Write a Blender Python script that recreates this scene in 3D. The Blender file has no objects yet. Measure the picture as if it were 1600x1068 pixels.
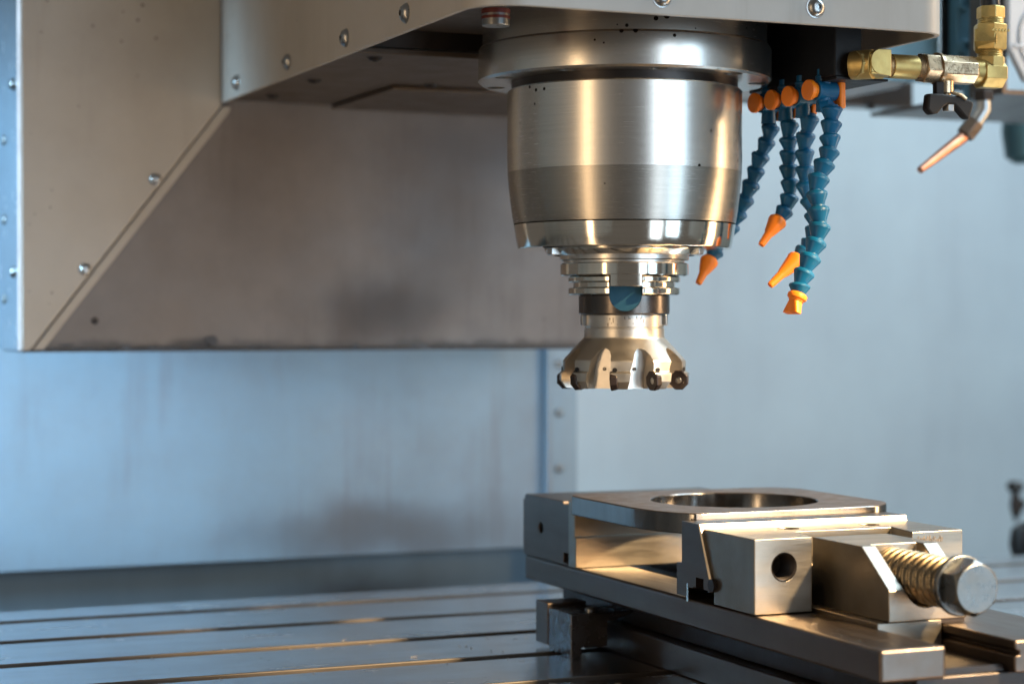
import bpy, bmesh, math, random
from mathutils import Vector, Matrix
random.seed(7)
R = math.radians
sc = bpy.context.scene
COL = sc.collection
# Units: all shapes are written in millimetres, x along the T-slots, y into the machine,
# z measured from the camera's height; TAB is the drop from there to the table top.
TAB = 196.4
MM = 0.001

# ------------------------------------------------------------------ camera
cd = bpy.data.cameras.new('camera'); cam = bpy.data.objects.new('camera', cd); COL.objects.link(cam)
cd.sensor_width = 36.0; cd.lens = 36.0 * 3138 / 1600
YAW = 0.4012
cam.location = (0, 0, TAB * MM)
cam.rotation_euler = (R(90) - math.atan(34 / 3138), 0, -YAW)
cd.clip_start = 0.05; cd.clip_end = 50
cd.dof.use_dof = True; cd.dof.focus_distance = 1.075; cd.dof.aperture_fstop = 6.3
sc.camera = cam

# ------------------------------------------------------------------ world, lamps, exposure
w = bpy.data.worlds.new('World'); sc.world = w; w.use_nodes = True
bg = w.node_tree.nodes['Background']
bg.inputs[0].default_value = (0.42, 0.385, 0.35, 1); bg.inputs[1].default_value = 0.30
sc.view_settings.view_transform = 'Standard'; sc.view_settings.look = 'None'
sc.view_settings.exposure = 0.0; sc.view_settings.gamma = 1.0

def lamp(name, loc, aim, size, power, col, shape='RECTANGLE', spread=None):
    l = bpy.data.lights.new(name, 'AREA'); o = bpy.data.objects.new(name, l); COL.objects.link(o)
    l.shape = shape; l.size = size[0] * MM; l.size_y = size[1] * MM; l.energy = power; l.color = col
    if spread: l.spread = R(spread)
    p = Vector((loc[0], loc[1], loc[2] + TAB)) * MM; q = Vector((aim[0], aim[1], aim[2] + TAB)) * MM
    o.location = p; o.rotation_euler = (q - p).to_track_quat('-Z', 'Y').to_euler()
    return o
l = bpy.data.lights.new('machine_work_lamp', 'SPOT'); o = bpy.data.objects.new('machine_work_lamp', l); COL.objects.link(o)
l.energy = 520; l.color = (1.0, 0.69, 0.36); l.spot_size = R(14.2); l.spot_blend = 0.25; l.shadow_soft_size = 0.05
p = Vector((1160, -65, 740 + TAB)) * MM; q = Vector((566, 940, -145 + TAB)) * MM
o.location = p; o.rotation_euler = (q - p).to_track_quat('-Z', 'Y').to_euler()
lamp('door_window', (740, -860, 220), (505, 1027, 60), (400, 1900), 9.5, (0.74, 0.87, 1.0))
lamp('door_window', (1340, -760, 60), (560, 900, -60), (460, 1300), 11, (0.58, 0.80, 1.0))
lamp('shop_lamp', (-330, 560, 130), (505, 1027, 90), (90, 800), 1.7, (1.0, 0.68, 0.38))
lamp('enclosure_lamp', (1350, 800, 130), (505, 1027, 90), (130, 800), 4.5, (1.0, 0.66, 0.36))
lamp('cover_fill', (-130, 1425, 130), (430, 1535, -120), (120, 360), 2.3, (0.44, 0.74, 1.0), spread=64)  # added cool fill beside the column for cover sheet and side panel
lamp('wall_fill', (1500, 900, 900), (1250, 1900, 0), (900, 700), 20, (0.62, 0.84, 1.0))  # added cool light, out of view, to brighten the rear wall

# ------------------------------------------------------------------ helpers
def tag(o, label=None, cat=None, group=None, kind=None):
    if label: o['label'] = label
    if cat: o['category'] = cat
    if group: o['group'] = group
    if kind: o['kind'] = kind
    return o

def empty(name, loc, label, cat, group=None):
    o = bpy.data.objects.new(name, None); COL.objects.link(o)
    o.empty_display_size = 0.02
    o.location = Vector((loc[0], loc[1], loc[2] + TAB)) * MM
    return tag(o, label, cat, group)

def wloc(o):
    v = Vector((0, 0, 0))
    while o is not None:
        v = v + o.location; o = o.parent
    return v

def obj(name, bm, m, parent=None, bevel=0.0, seg=2, smooth=40, origin=None):
    bmesh.ops.recalc_face_normals(bm, faces=bm.faces)
    base = wloc(parent) if parent else (Vector((origin[0], origin[1], origin[2] + TAB)) * MM if origin else Vector((0, 0, 0)))
    for v in bm.verts:
        c = v.co
        v.co = Vector((c.x, c.y, c.z + TAB)) * MM - base
    me = bpy.data.meshes.new(name); bm.to_mesh(me); bm.free()
    me.polygons.foreach_set('use_smooth', [True] * len(me.polygons))
    me.set_sharp_from_angle(angle=R(smooth))
    for mm in (m if isinstance(m, (list, tuple)) else [m]): me.materials.append(mm)
    o = bpy.data.objects.new(name, me); COL.objects.link(o)
    if parent: o.parent = parent
    else: o.location = base
    if bevel:
        b = o.modifiers.new('bevel', 'BEVEL'); b.width = bevel * MM; b.segments = seg
        b.limit_method = 'ANGLE'; b.angle_limit = R(35)
    if bevel or smooth != 40 or len(me.polygons) > 24:
        k = o.modifiers.new('normals', 'WEIGHTED_NORMAL'); k.keep_sharp = True; k.weight = 80
    return o

def box(bm, x0, x1, y0, y1, z0, z1):
    vs = [bm.verts.new((x, y, z)) for z in (z0, z1) for y in (y0, y1) for x in (x0, x1)]
    for f in ((0, 2, 3, 1), (4, 5, 7, 6), (0, 1, 5, 4), (2, 6, 7, 3), (0, 4, 6, 2), (1, 3, 7, 5)):
        bm.faces.new([vs[i] for i in f])
    return bm
def B(*a):
    return box(bmesh.new(), *a)

def prism(bm, poly, axis, lo, hi):
    """extrude a 2-D polygon; axis 'x': poly=(y,z), 'y': poly=(x,z), 'z': poly=(x,y)"""
    def P(a, b, t):
        return {'x': (t, a, b), 'y': (a, t, b), 'z': (a, b, t)}[axis]
    A = [bm.verts.new(P(a, b, lo)) for a, b in poly]; C = [bm.verts.new(P(a, b, hi)) for a, b in poly]
    n = len(poly)
    bm.faces.new(A); bm.faces.new(C[::-1])
    for i in range(n):
        bm.faces.new((A[i], A[(i + 1) % n], C[(i + 1) % n], C[i]))
    return bm
def PR(*a):
    return prism(bmesh.new(), *a)

def frame(pos, d, up=None):
    d = Vector(d).normalized()
    u = Vector(up) if up else (Vector((0, 0, 1)) if abs(d.z) < 0.95 else Vector((0, 1, 0)))
    x = u.cross(d).normalized(); y = d.cross(x)
    return Matrix(((x.x, y.x, d.x, pos[0]), (x.y, y.y, d.y, pos[1]), (x.z, y.z, d.z, pos[2]), (0, 0, 0, 1)))

def lathe(bm, prof, n=64, M=None, cap=True, arc=None, rf=None):
    """profile [(r, z)] turned round the local z axis"""
    M = M or Matrix.Identity(4)
    rings = []
    full = arc is None
    a0, a1 = arc or (0, 2 * math.pi)
    m = n if full else n + 1
    for r, z in prof:
        ring = []
        for i in range(m):
            a = a0 + (a1 - a0) * i / n
            rr = r if rf is None else rf(r, z, a)
            ring.append(bm.verts.new(M @ Vector((rr * math.cos(a), rr * math.sin(a), z))))
        rings.append(ring)
    for a, b in zip(rings, rings[1:]):
        for i in range(m if full else n):
            j = (i + 1) % m
            bm.faces.new((a[i], a[j], b[j], b[i]))
    if cap and full:
        if prof[0][0] > 1e-6: bm.faces.new(rings[0][::-1])
        if prof[-1][0] > 1e-6: bm.faces.new(rings[-1])
    return bm
def L(prof, n=64, M=None, **k):
    return lathe(bmesh.new(), prof, n, M, **k)

def tube(bm, pts, r, n=14):
    """round tube along points; r a number or one radius per point"""
    rs = r if isinstance(r, (list, tuple)) else [r] * len(pts)
    pts = [Vector(p) for p in pts]; rings = []; up = None
    for i, p in enumerate(pts):
        d = (pts[min(i + 1, len(pts) - 1)] - pts[max(i - 1, 0)]).normalized()
        if up is None: up = d.orthogonal().normalized()
        x = (up - d * up.dot(d)).normalized(); y = d.cross(x); up = x
        rings.append([bm.verts.new(p + rs[i] * (x * math.cos(2 * math.pi * k / n) + y * math.sin(2 * math.pi * k / n))) for k in range(n)])
    for a, b in zip(rings, rings[1:]):
        for i in range(n):
            bm.faces.new((a[i], a[(i + 1) % n], b[(i + 1) % n], b[i]))
    bm.faces.new(rings[0][::-1]); bm.faces.new(rings[-1])
    return bm

def cut(bm, cutters, op='DIFFERENCE'):
    """boolean; returns a new bmesh"""
    def tmp(b):
        bmesh.ops.recalc_face_normals(b, faces=b.faces)
        me = bpy.data.meshes.new('tmp'); b.to_mesh(me); b.free()
        o = bpy.data.objects.new('tmp', me); COL.objects.link(o); return o
    a = tmp(bm); cs = [tmp(c) for c in cutters]
    for c in cs:
        m = a.modifiers.new('b', 'BOOLEAN'); m.operation = op; m.object = c; m.solver = 'EXACT'
    bpy.context.view_layer.update()
    dg = bpy.context.evaluated_depsgraph_get()
    out = bmesh.new(); ev = a.evaluated_get(dg); out.from_mesh(ev.to_mesh()); ev.to_mesh_clear()
    for o in [a] + cs:
        me = o.data; bpy.data.objects.remove(o); bpy.data.meshes.remove(me)
    bmesh.ops.remove_doubles(out, verts=out.verts, dist=1e-4)
    return out

def copy_part(o, parent, loc=None, rot=None):
    c = o.copy(); COL.objects.link(c); c.parent = parent
    if loc is not None: c.location = loc
    if rot is not None: c.rotation_euler = rot
    return c

# ------------------------------------------------------------------ materials
def mat(name, base, rough=0.4, metal=0.0, var=0.12, vscale=12.0, rvar=0.08, bump=0.0, bscale=400.0, stretch=(1, 1, 1),
        stain=None, stain_amt=0.0, stain_scale=6.0, specks=0.0, speck_scale=70.0, speck_col=(0.03, 0.022, 0.016), coat=0.0, aniso=0.0,
        spec=0.5, streak=0.0):
    m = bpy.data.materials.new(name); m.use_nodes = True
    nt = m.node_tree; N = nt.nodes; K = nt.links; b = N['Principled BSDF']
    tc = N.new('ShaderNodeTexCoord'); mp = N.new('ShaderNodeMapping'); mp.inputs['Scale'].default_value = stretch
    K.new(tc.outputs['Object'], mp.inputs[0])
    def noise(scale, detail=5, rough_=0.6, src=None):
        n = N.new('ShaderNodeTexNoise'); n.inputs['Scale'].default_value = scale
        n.inputs['Detail'].default_value = detail; n.inputs['Roughness'].default_value = rough_
        K.new(src or mp.outputs[0], n.inputs['Vector']); return n
    def ramp(src, p0, p1, c0=(0, 0, 0, 1), c1=(1, 1, 1, 1)):
        r = N.new('ShaderNodeValToRGB'); r.color_ramp.elements[0].position = p0; r.color_ramp.elements[1].position = p1
        r.color_ramp.elements[0].color = c0; r.color_ramp.elements[1].color = c1
        K.new(src, r.inputs[0]); return r
    def mix(fac, a, c):
        x = N.new('ShaderNodeMix'); x.data_type = 'RGBA'
        if isinstance(fac, float): x.inputs[0].default_value = fac
        else: K.new(fac, x.inputs[0])
        for s, i in ((a, 6), (c, 7)):
            if isinstance(s, tuple): x.inputs[i].default_value = (*s[:3], 1)
            else: K.new(s, x.inputs[i])
        return x.outputs[2]
    n1 = noise(vscale)
    lo = tuple(c * (1 - var) for c in base); hi = tuple(min(1, c * (1 + var)) for c in base)
    col = ramp(n1.outputs[0], 0.3, 0.7, (*lo, 1), (*hi, 1)).outputs[0]
    n2 = noise(vscale * 4.3, 6)
    if stain:
        ns = noise(stain_scale, 6, 0.65, tc.outputs['Object'])
        mk = ramp(ns.outputs[0], 0.40, 0.80)
        ml = N.new('ShaderNodeMath'); ml.operation = 'MULTIPLY'; ml.inputs[1].default_value = stain_amt
        K.new(mk.outputs[0], ml.inputs[0])
        col = mix(ml.outputs[0], col, stain)
    if streak:                       # dried coolant runs, long in z
        ms = N.new('ShaderNodeMapping'); ms.inputs['Scale'].default_value = (1, 1, 0.07); K.new(tc.outputs['Object'], ms.inputs[0])
        n5 = noise(55, 4, 0.7, ms.outputs[0]); n6 = noise(4.5, 3, 0.6, tc.outputs['Object'])
        a5 = ramp(n5.outputs[0], 0.50, 0.74); a6 = ramp(n6.outputs[0], 0.42, 0.62)
        q = N.new('ShaderNodeMath'); q.operation = 'MULTIPLY'; K.new(a5.outputs[0], q.inputs[0]); K.new(a6.outputs[0], q.inputs[1])
        q2 = N.new('ShaderNodeMath'); q2.operation = 'MULTIPLY'; q2.inputs[1].default_value = streak; K.new(q.outputs[0], q2.inputs[0])
        col = mix(q2.outputs[0], col, stain or tuple(c * 0.5 for c in base))
    rr = N.new('ShaderNodeMapRange'); rr.inputs[1].default_value = 0.3; rr.inputs[2].default_value = 0.7
    rr.inputs[3].default_value = max(0.02, rough - rvar); rr.inputs[4].default_value = rough + rvar
    K.new(n2.outputs[0], rr.inputs[0])
    if specks:
        v = N.new('ShaderNodeTexVoronoi'); v.inputs['Scale'].default_value = speck_scale; v.inputs['Randomness'].default_value = 1
        K.new(tc.outputs['Object'], v.inputs['Vector'])
        n3 = noise(speck_scale * 0.12, 3, 0.6, tc.outputs['Object'])
        cm = N.new('ShaderNodeMapRange'); cm.inputs[1].default_value = 0.5; cm.inputs[2].default_value = 0.7
        cm.inputs[3].default_value = 0.0; cm.inputs[4].default_value = specks
        K.new(n3.outputs[0], cm.inputs[0])
        lt = N.new('ShaderNodeMath'); lt.operation = 'LESS_THAN'
        K.new(v.outputs['Distance'], lt.inputs[0]); K.new(cm.outputs[0], lt.inputs[1])
        col = mix(lt.outputs[0], col, speck_col)
    K.new(col, b.inputs['Base Color']); K.new(rr.outputs[0], b.inputs['Roughness'])
    b.inputs['Metallic'].default_value = metal
    b.inputs['Specular IOR Level'].default_value = spec
    if coat: b.inputs['Coat Weight'].default_value = coat; b.inputs['Coat Roughness'].default_value = 0.15
    if aniso:
        b.inputs['Anisotropic'].default_value = aniso
        tg = N.new('ShaderNodeTangent'); tg.direction_type = 'RADIAL'; tg.axis = 'Z'
        K.new(tg.outputs[0], b.inputs['Tangent'])
    if bump:
        nb = noise(bscale, 4, 0.6)
        bp = N.new('ShaderNodeBump'); bp.inputs['Strength'].default_value = bump; bp.inputs['Distance'].default_value = 0.0004
        K.new(nb.outputs[0], bp.inputs['Height']); K.new(bp.outputs[0], b.inputs['Normal'])
    return m

M = {}
M['cream'] = mat('cream_paint', (0.43, 0.403, 0.362), 0.42, 0, 0.05, 5, 0.05, 0.12, 500, stain=(0.26, 0.22, 0.175), stain_amt=0.6, stain_scale=6, specks=0.12, speck_scale=90, speck_col=(0.07, 0.05, 0.035), streak=0.55)
M['apron'] = mat('sooty_paint', (0.195, 0.177, 0.169), 0.40, 0, 0.10, 4, 0.06, 0.12, 400, stain=(0.085, 0.066, 0.055), stain_amt=0.9, stain_scale=6, specks=0.06, speck_scale=40, streak=0.8)
M['wall'] = mat('pale_paint', (0.50, 0.555, 0.575), 0.34, 0, 0.07, 1.6, 0.06, 0.1, 300, stretch=(1, 1, 0.35), stain=(0.33, 0.35, 0.38), stain_amt=0.75, stain_scale=2.2, streak=0.3)
M['cover'] = mat('steel_sheet', (0.29, 0.415, 0.52), 0.48, 0.3, 0.08, 3, 0.06, 0.12, 300, stain=(0.20, 0.19, 0.20), stain_amt=0.7, stain_scale=4, streak=0.5)
M['bellows'] = mat('dark_wiper', (0.15, 0.215, 0.265), 0.42, 0.2, 0.25, 7, 0.08, stretch=(1, 1, 0.05))
M['trim'] = mat('bright_sheet', (0.50, 0.53, 0.56), 0.24, 1.0, 0.08, 10, 0.05)
M['table'] = mat('ground_table', (0.66, 0.65, 0.66), 0.24, 1.0, 0.06, 9, 0.05, 0.03, 260, stretch=(0.25, 1, 1), stain=(0.42, 0.38, 0.35), stain_amt=0.6, stain_scale=12, specks=0.13, speck_scale=110)
M['spindle'] = mat('turned_steel', (0.64, 0.61, 0.56), 0.25, 1.0, 0.05, 20, 0.025, 0.02, 60, stretch=(1, 1, 60), specks=0.25, speck_scale=140, aniso=0.4)
M['spindle_shaded'] = mat('turned_steel_shaded', (0.40, 0.375, 0.335), 0.25, 1.0, 0.05, 20, 0.03, 0.02, 60, stretch=(1, 1, 60), specks=0.12, speck_scale=130, aniso=0.4)  # darker copy of turned_steel; the taper's shading is put into the colour
M['bright'] = mat('polished_steel', (0.70, 0.66, 0.58), 0.10, 1.0, 0.05, 30, 0.03, 0.04, 90, stretch=(1, 1, 40), aniso=0.3)
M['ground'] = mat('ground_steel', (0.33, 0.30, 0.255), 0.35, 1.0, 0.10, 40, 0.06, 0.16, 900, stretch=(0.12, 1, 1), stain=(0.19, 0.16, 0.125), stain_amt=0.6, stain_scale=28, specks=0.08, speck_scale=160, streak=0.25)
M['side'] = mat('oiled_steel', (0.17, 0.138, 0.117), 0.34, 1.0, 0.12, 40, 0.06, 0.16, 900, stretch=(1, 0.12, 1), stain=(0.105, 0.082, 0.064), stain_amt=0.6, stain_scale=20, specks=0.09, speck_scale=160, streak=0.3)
M['dark'] = mat('blackened_steel', (0.055, 0.048, 0.045), 0.36, 0.9, 0.2, 25, 0.08, 0.1, 500)
M['black'] = mat('black_anodised', (0.010, 0.010, 0.011), 0.5, 0.0, 0.2, 30, 0.06, 0.08, 600, spec=0.25)
M['collar'] = mat('black_oxide_collar', (0.12, 0.105, 0.095), 0.24, 1.0, 0.08, 30, 0.05, aniso=0.3)
M['cutter'] = mat('nickel_cutter_body', (0.61, 0.57, 0.51), 0.34, 1.0, 0.06, 40, 0.05, 0.08, 700)
M['insert'] = mat('carbide_insert', (0.028, 0.021, 0.02), 0.32, 0.5, 0.15, 120, 0.06)
M['plate'] = mat('mill_scale_plate', (0.085, 0.068, 0.058), 0.40, 0.5, 0.2, 25, 0.08, 0.25, 300, stain=(0.045, 0.032, 0.025), stain_amt=0.8, stain_scale=30)
M['plate_edge'] = mat('sawn_plate_edge', (0.27, 0.262, 0.25), 0.17, 1.0, 0.14, 40, 0.05, 0.12, 260, stretch=(1, 1, 0.2), stain=(0.20, 0.17, 0.14), stain_amt=0.6, stain_scale=30)
M['blue'] = mat('blue_hose_plastic', (0.0022, 0.105, 0.235), 0.38, 0, 0.16, 60, 0.07, 0.06, 500, stain=(0.008, 0.05, 0.085), stain_amt=0.6, stain_scale=45, spec=0.35)
M['orange'] = mat('orange_hose_plastic', (0.88, 0.22, 0.008), 0.42, 0, 0.08, 60, 0.05, 0.06, 500)
M['brass'] = mat('yellow_brass', (0.56, 0.415, 0.155), 0.42, 0.85, 0.14, 70, 0.08, 0.2, 500, stain=(0.28, 0.18, 0.06), stain_amt=0.6, stain_scale=60)
M['bronze'] = mat('plated_valve_brass', (0.66, 0.52, 0.34), 0.30, 0.95, 0.12, 80, 0.08, 0.2, 500, stain=(0.28, 0.16, 0.10), stain_amt=0.6, stain_scale=60)
M['copper'] = mat('worn_copper', (0.55, 0.25, 0.15), 0.42, 0.9, 0.2, 90, 0.1, 0.3, 500)
M['rubber'] = mat('black_rubber', (0.014, 0.012, 0.012), 0.35, 0, 0.2, 60)
M['zinc'] = mat('zinc_steel', (0.37, 0.375, 0.37), 0.30, 1.0, 0.03, 30, 0.03)
M['bluesteel'] = mat('blue_painted_rail', (0.08, 0.20, 0.28), 0.42, 0.2, 0.12, 25, 0.06)
M['greycover'] = mat('grey_cover_paint', (0.48, 0.49, 0.50), 0.42, 0, 0.05, 6, 0.05, 0.1, 400)
M['thread'] = mat('oily_thread', (0.33, 0.265, 0.17), 0.30, 1.0, 0.12, 60, 0.08, stain=(0.13, 0.09, 0.05), stain_amt=0.8, stain_scale=45)
M['clampsteel'] = mat('dark_clamp_steel', (0.17, 0.165, 0.165), 0.26, 1.0, 0.12, 25, 0.07, 0.1, 400, stain=(0.10, 0.085, 0.075), stain_amt=0.5, stain_scale=25)
M['paleblue'] = mat('pale_blue_plate', (0.22, 0.40, 0.50), 0.42, 0.1, 0.08, 12, 0.05)
M['boltsteel'] = mat('worn_bolt_steel', (0.21, 0.215, 0.21), 0.30, 1.0, 0.10, 60, 0.07, 0.08, 300, stain=(0.12, 0.115, 0.10), stain_amt=0.6, stain_scale=45)
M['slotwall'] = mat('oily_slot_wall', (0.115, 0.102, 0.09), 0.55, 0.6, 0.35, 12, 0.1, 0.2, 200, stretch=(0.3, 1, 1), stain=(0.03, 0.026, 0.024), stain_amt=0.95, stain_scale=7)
M['slotblue'] = mat('slot_reflection', (0.014, 0.085, 0.15), 0.5, 0.2, 0.0, 60)  # bare steel slot; the blue it mirrors is put into the colour
M['under'] = mat('dark_underside', (0.085, 0.065, 0.05), 0.42, 0.2, 0.15, 10, 0.06, stain=(0.03, 0.022, 0.016), stain_amt=0.7, stain_scale=9)  # dark brown with darker blotches, below the cream shell
M['teal'] = mat('teal_plastic', (0.05, 0.12, 0.14), 0.5, 0)
M['mark'] = mat('engraved_mark', (0.20, 0.165, 0.13), 0.5, 0.6)
M['redpaint'] = mat('red_sleeve', (0.13, 0.02, 0.014), 0.4, 0)

def dome_screw_bm(r=4.6, h=2.6, sock=1.5):
    bm = L([(r * 1.12, 0), (r * 1.12, 0.35), (r, 0.5), (r * 0.93, h * 0.45), (r * 0.74, h * 0.8), (r * 0.5, h * 0.97), (sock, h), (sock * 0.98, h - 1.3), (0.01, h - 1.4)], 24)
    return bm
def socket_screw_bm(r=4.4, h=4.4):
    bm = L([(r, 0), (r, h - 0.6), (r - 0.6, h), (r * 0.52, h), (r * 0.5, h - 2.2), (0.01, h - 2.3)], 20)
    return bm
def place_bm(bm, pos, d):
    F = frame(pos, d)
    for v in bm.verts: v.co = F @ v.co
    return bm
def screws(parent, mk, spots, m, name='dome_screw'):
    for p, d in spots:
        obj(name, place_bm(mk(), p, d), m, parent)

def patches(m, spots, col, disp=0.05):
    """soft-edged soot stains and other dark patches, at fixed places on a sheet (mm)"""
    nt = m.node_tree; N = nt.nodes; K = nt.links; b = N['Principled BSDF']
    tc = N.new('ShaderNodeTexCoord')
    src = b.inputs['Base Color'].links[0].from_socket
    nz = N.new('ShaderNodeTexNoise'); nz.inputs['Scale'].default_value = 14 if disp > 0.02 else 45; nz.inputs['Detail'].default_value = 5
    K.new(tc.outputs['Object'], nz.inputs['Vector'])
    for (x, y, z, sx, sz, amt) in spots:
        mp = N.new('ShaderNodeVectorMath'); mp.operation = 'SUBTRACT'; mp.inputs[1].default_value = (x * MM, y * MM, z * MM)
        K.new(tc.outputs['Object'], mp.inputs[0])
        ad = N.new('ShaderNodeVectorMath'); ad.operation = 'MULTIPLY_ADD'
        ad.inputs[1].default_value = (disp, 0.0, disp); K.new(nz.outputs['Color'], ad.inputs[0]); K.new(mp.outputs[0], ad.inputs[2])
        sb = N.new('ShaderNodeVectorMath'); sb.operation = 'SUBTRACT'; sb.inputs[1].default_value = (disp / 2, 0, disp / 2); K.new(ad.outputs[0], sb.inputs[0])
        dv = N.new('ShaderNodeVectorMath'); dv.operation = 'MULTIPLY'; dv.inputs[1].default_value = (1 / (sx * MM), 0, 1 / (sz * MM)); K.new(sb.outputs[0], dv.inputs[0])
        ln = N.new('ShaderNodeVectorMath'); ln.operation = 'LENGTH'; K.new(dv.outputs[0], ln.inputs[0])
        mr = N.new('ShaderNodeMapRange'); mr.interpolation_type = 'SMOOTHSTEP'
        mr.inputs[1].default_value = 0.1; mr.inputs[2].default_value = 1.0; mr.inputs[3].default_value = amt; mr.inputs[4].default_value = 0.0
        K.new(ln.outputs['Value'], mr.inputs[0])
        x_ = N.new('ShaderNodeMix'); x_.data_type = 'RGBA'; K.new(mr.outputs[0], x_.inputs[0]); K.new(src, x_.inputs[6]); x_.inputs[7].default_value = (*col, 1)
        src = x_.outputs[2]
    K.new(src, b.inputs['Base Color'])

# ------------------------------------------------------------------ worktable
SLOTS = [907.0, 990.5, 1074.0, 1154.9, 1240.2, 1322.6]
SW = 13
prof = [(640, -196.4)]
for s in SLOTS:
    prof += [(s, -196.4), (s, -212), (s - 6, -212), (s - 6, -222), (s + SW + 6, -222), (s + SW + 6, -212), (s + SW, -212), (s + SW, -196.4)]
prof += [(1378.2, -196.4), (1378.2, -262), (640, -262)]
bm = PR(prof, 'x', -500, 1700); bmesh.ops.recalc_face_normals(bm, faces=bm.faces); bm.normal_update()
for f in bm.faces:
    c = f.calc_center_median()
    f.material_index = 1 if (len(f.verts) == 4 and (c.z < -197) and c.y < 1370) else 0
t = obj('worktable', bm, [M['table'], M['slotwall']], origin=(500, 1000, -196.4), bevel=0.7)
tag(t, 'long polished grey steel machine table cut by parallel T-slots', 'machine table')

# ------------------------------------------------------------------ rear wall and lower covers
t = obj('rear_wall', B(560, 2600, 1900, 1912, -420, 900), M['wall'], origin=(1200, 1900, -420)); tag(t, kind='structure')
t = obj('chip_tray', B(-700, 2600, 1379, 1899, -330, -300), M['dark'], origin=(900, 1640, -330)); tag(t, kind='structure')

t = obj('enclosure_wall', B(-560, -548, -300, 1530, -420, 1000), M['cream'], origin=(-554, 600, -420)); tag(t, kind='structure')
t = obj('enclosure_wall', B(1800, 1812, -300, 1899, -420, 1000), M['cream'], origin=(1806, 800, -420)); tag(t, kind='structure')
e = empty('way_cover', (300, 1535, -189), 'broad bluish steel cover sheet under the column beside the riveted strip', 'cover')
obj('cover_sheet', B(140, 679, 1535, 1541, -189.5, 420), M['cover'], e, 1.0)
obj('edge_flange', B(679.5, 684.5, 1527, 1545, -240, -14), M['cover'], e, 0.8)
e = empty('riveted_strip', (700, 1545, -260), 'narrow pale vertical strip with rivets right of the bluish cover sheet', 'trim strip')
obj('strip', B(685, 716, 1546, 1560, -300, 200), M['cover'], e, 1.0)
for z in (-37, -78, -125): obj('rivet', place_bm(dome_screw_bm(3.4, 1.8), (699, 1546, z), (0, -1, 0)), M['zinc'], e)
e = empty('wiper_skirt', (300, 1548, -260), 'dark streaked skirt sheet along the back of the table below the bluish cover', 'skirt')
obj('skirt_sheet', B(-500, 716, 1552, 1570, -300, -190), M['bellows'], e, 1.0)

# ------------------------------------------------------------------ column housing
patches(M['apron'], [(500 - 455, 0, 8 + 20, 80, 42, 0.9), (545 - 455, 0, 75 + 20, 90, 95, 0.6), (590 - 455, 0, 130 + 20, 130, 50, 0.6)], (0.045, 0.030, 0.022))
patches(M['apron'], [(330 - 455, 0, -19 + 20, 170, 7, 0.85), (560 - 455, 0, -19 + 20, 190, 6, 0.85)], (0.03, 0.024, 0.02), 0.014)
patches(M['cover'], [(540 - 300, 0, -172 + 189, 170, 40, 0.65)], (0.09, 0.065, 0.055))
patches(M['bellows'], [(535 - 300, 0, 20, 130, 60, 0.85)], (0.03, 0.024, 0.022))
e = empty('column_housing', (455, 1440, -20), 'cream and brown sheet metal column cover with a diagonal seam behind the head', 'machine column')
front = [(227, -20.5), (233, -20.5), (367, 152), (367, 420), (227, 420)]
obj('front_panel', PR(front, 'y', 1392, 1398), M['cream'], e, 1.2)
obj('seam_strip', PR([(235.5, -20.2), (243, -20.2), (375, 149), (375, 152), (369, 152)], 'y', 1398.5, 1402), M['cream'], e, 0.4)
obj('apron_panel', B(229.5, 686, 1402.5, 1408, -20, 400), M['apron'], e, 1.0)
bm = B(224.6, 226.8, 1392.6, 1487, -20.5, 420); obj('side_panel', bm, M['trim'], e)
obj('bottom_flange', B(230, 686, 1402, 1487, -22.2, -20.3), M['dark'], e)
obj('end_panel', B(684, 687, 1409, 1487, -20, 400), M['apron'], e)
ds = dome_screw_bm
for p in ((319.5, 1392, 98.2), (270.5, 1392, 35.0)): obj('dome_screw', place_bm(ds(3.9, 2.4), p, (0, -1, 0)), M['zinc'], e)
for z in (162, 33): obj('dome_screw', place_bm(ds(3.9, 2.6), (224.6, 1409, z), (-1, 0, 0)), M['boltsteel'], e)
for z in (127, 71, 15): obj('dome_screw', place_bm(ds(3.6, 1.6), (224.6, 1450, z), (-1, 0, 0)), M['boltsteel'], e)
# oil drips and nicks along the bottom hem
bm = bmesh.new()
for x, ww, h in ((300, 12, 4), (326, 30, 2.4), (354, 18, 5), (362, 14, 9), (396, 22, 2.6), (438, 12, 2.2), (260, 14, 3.2), (470, 9, 4), (520, 20, 2.2)):
    z0 = -20.4 + (1.4 if x in (362, 260) else 0)
    pts = [(x + ww * 0.5 * math.cos(k * 0.7) * random.uniform(0.6, 1), z0 + h * 0.5 + h * 0.5 * math.sin(k * 0.7) * random.uniform(0.6, 1)) for k in range(9)]
    obj('oil_crust', PR(pts, 'y', 1401.6, 1402.6), M['dark'], e)
obj('plug', place_bm(ds(2.2, 1.0), (279, 1402.5, -0.5), (0, -1, 0)), M['dark'], e)

# ------------------------------------------------------------------ spindle head
HX0, HX1, HY, HZ = 367, 643, 905, 154
e = empty('headstock', (500, 1140, 154), 'cream sheet metal spindle head cover overhanging the table with domed screws', 'spindle head')
def outline(inset, rl=26, rr=20, back=1391):
    x0, x1, y = HX0 + inset, HX1 - inset, HY + inset
    pts = [(x0, back)]
    for k in range(9):
        a = math.pi + math.pi / 2 * k / 8; r = max(2, rl - inset); pts.append((x0 + r + r * math.cos(a), y + r + r * math.sin(a)))
    for k in range(9):
        a = 1.5 * math.pi + math.pi / 2 * k / 8; r = max(2, rr - inset); pts.append((x1 - r + r * math.cos(a), y + r + r * math.sin(a)))
    pts.append((x1, back)); return pts
o1, o2 = outline(0), outline(3)
bm = bmesh.new(); n = len(o1)
ro = [[bm.verts.new((x, y, z)) for x, y in o] for o, z in ((o1, HZ), (o1, 420), (o2, 420), (o2, HZ))]
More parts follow.
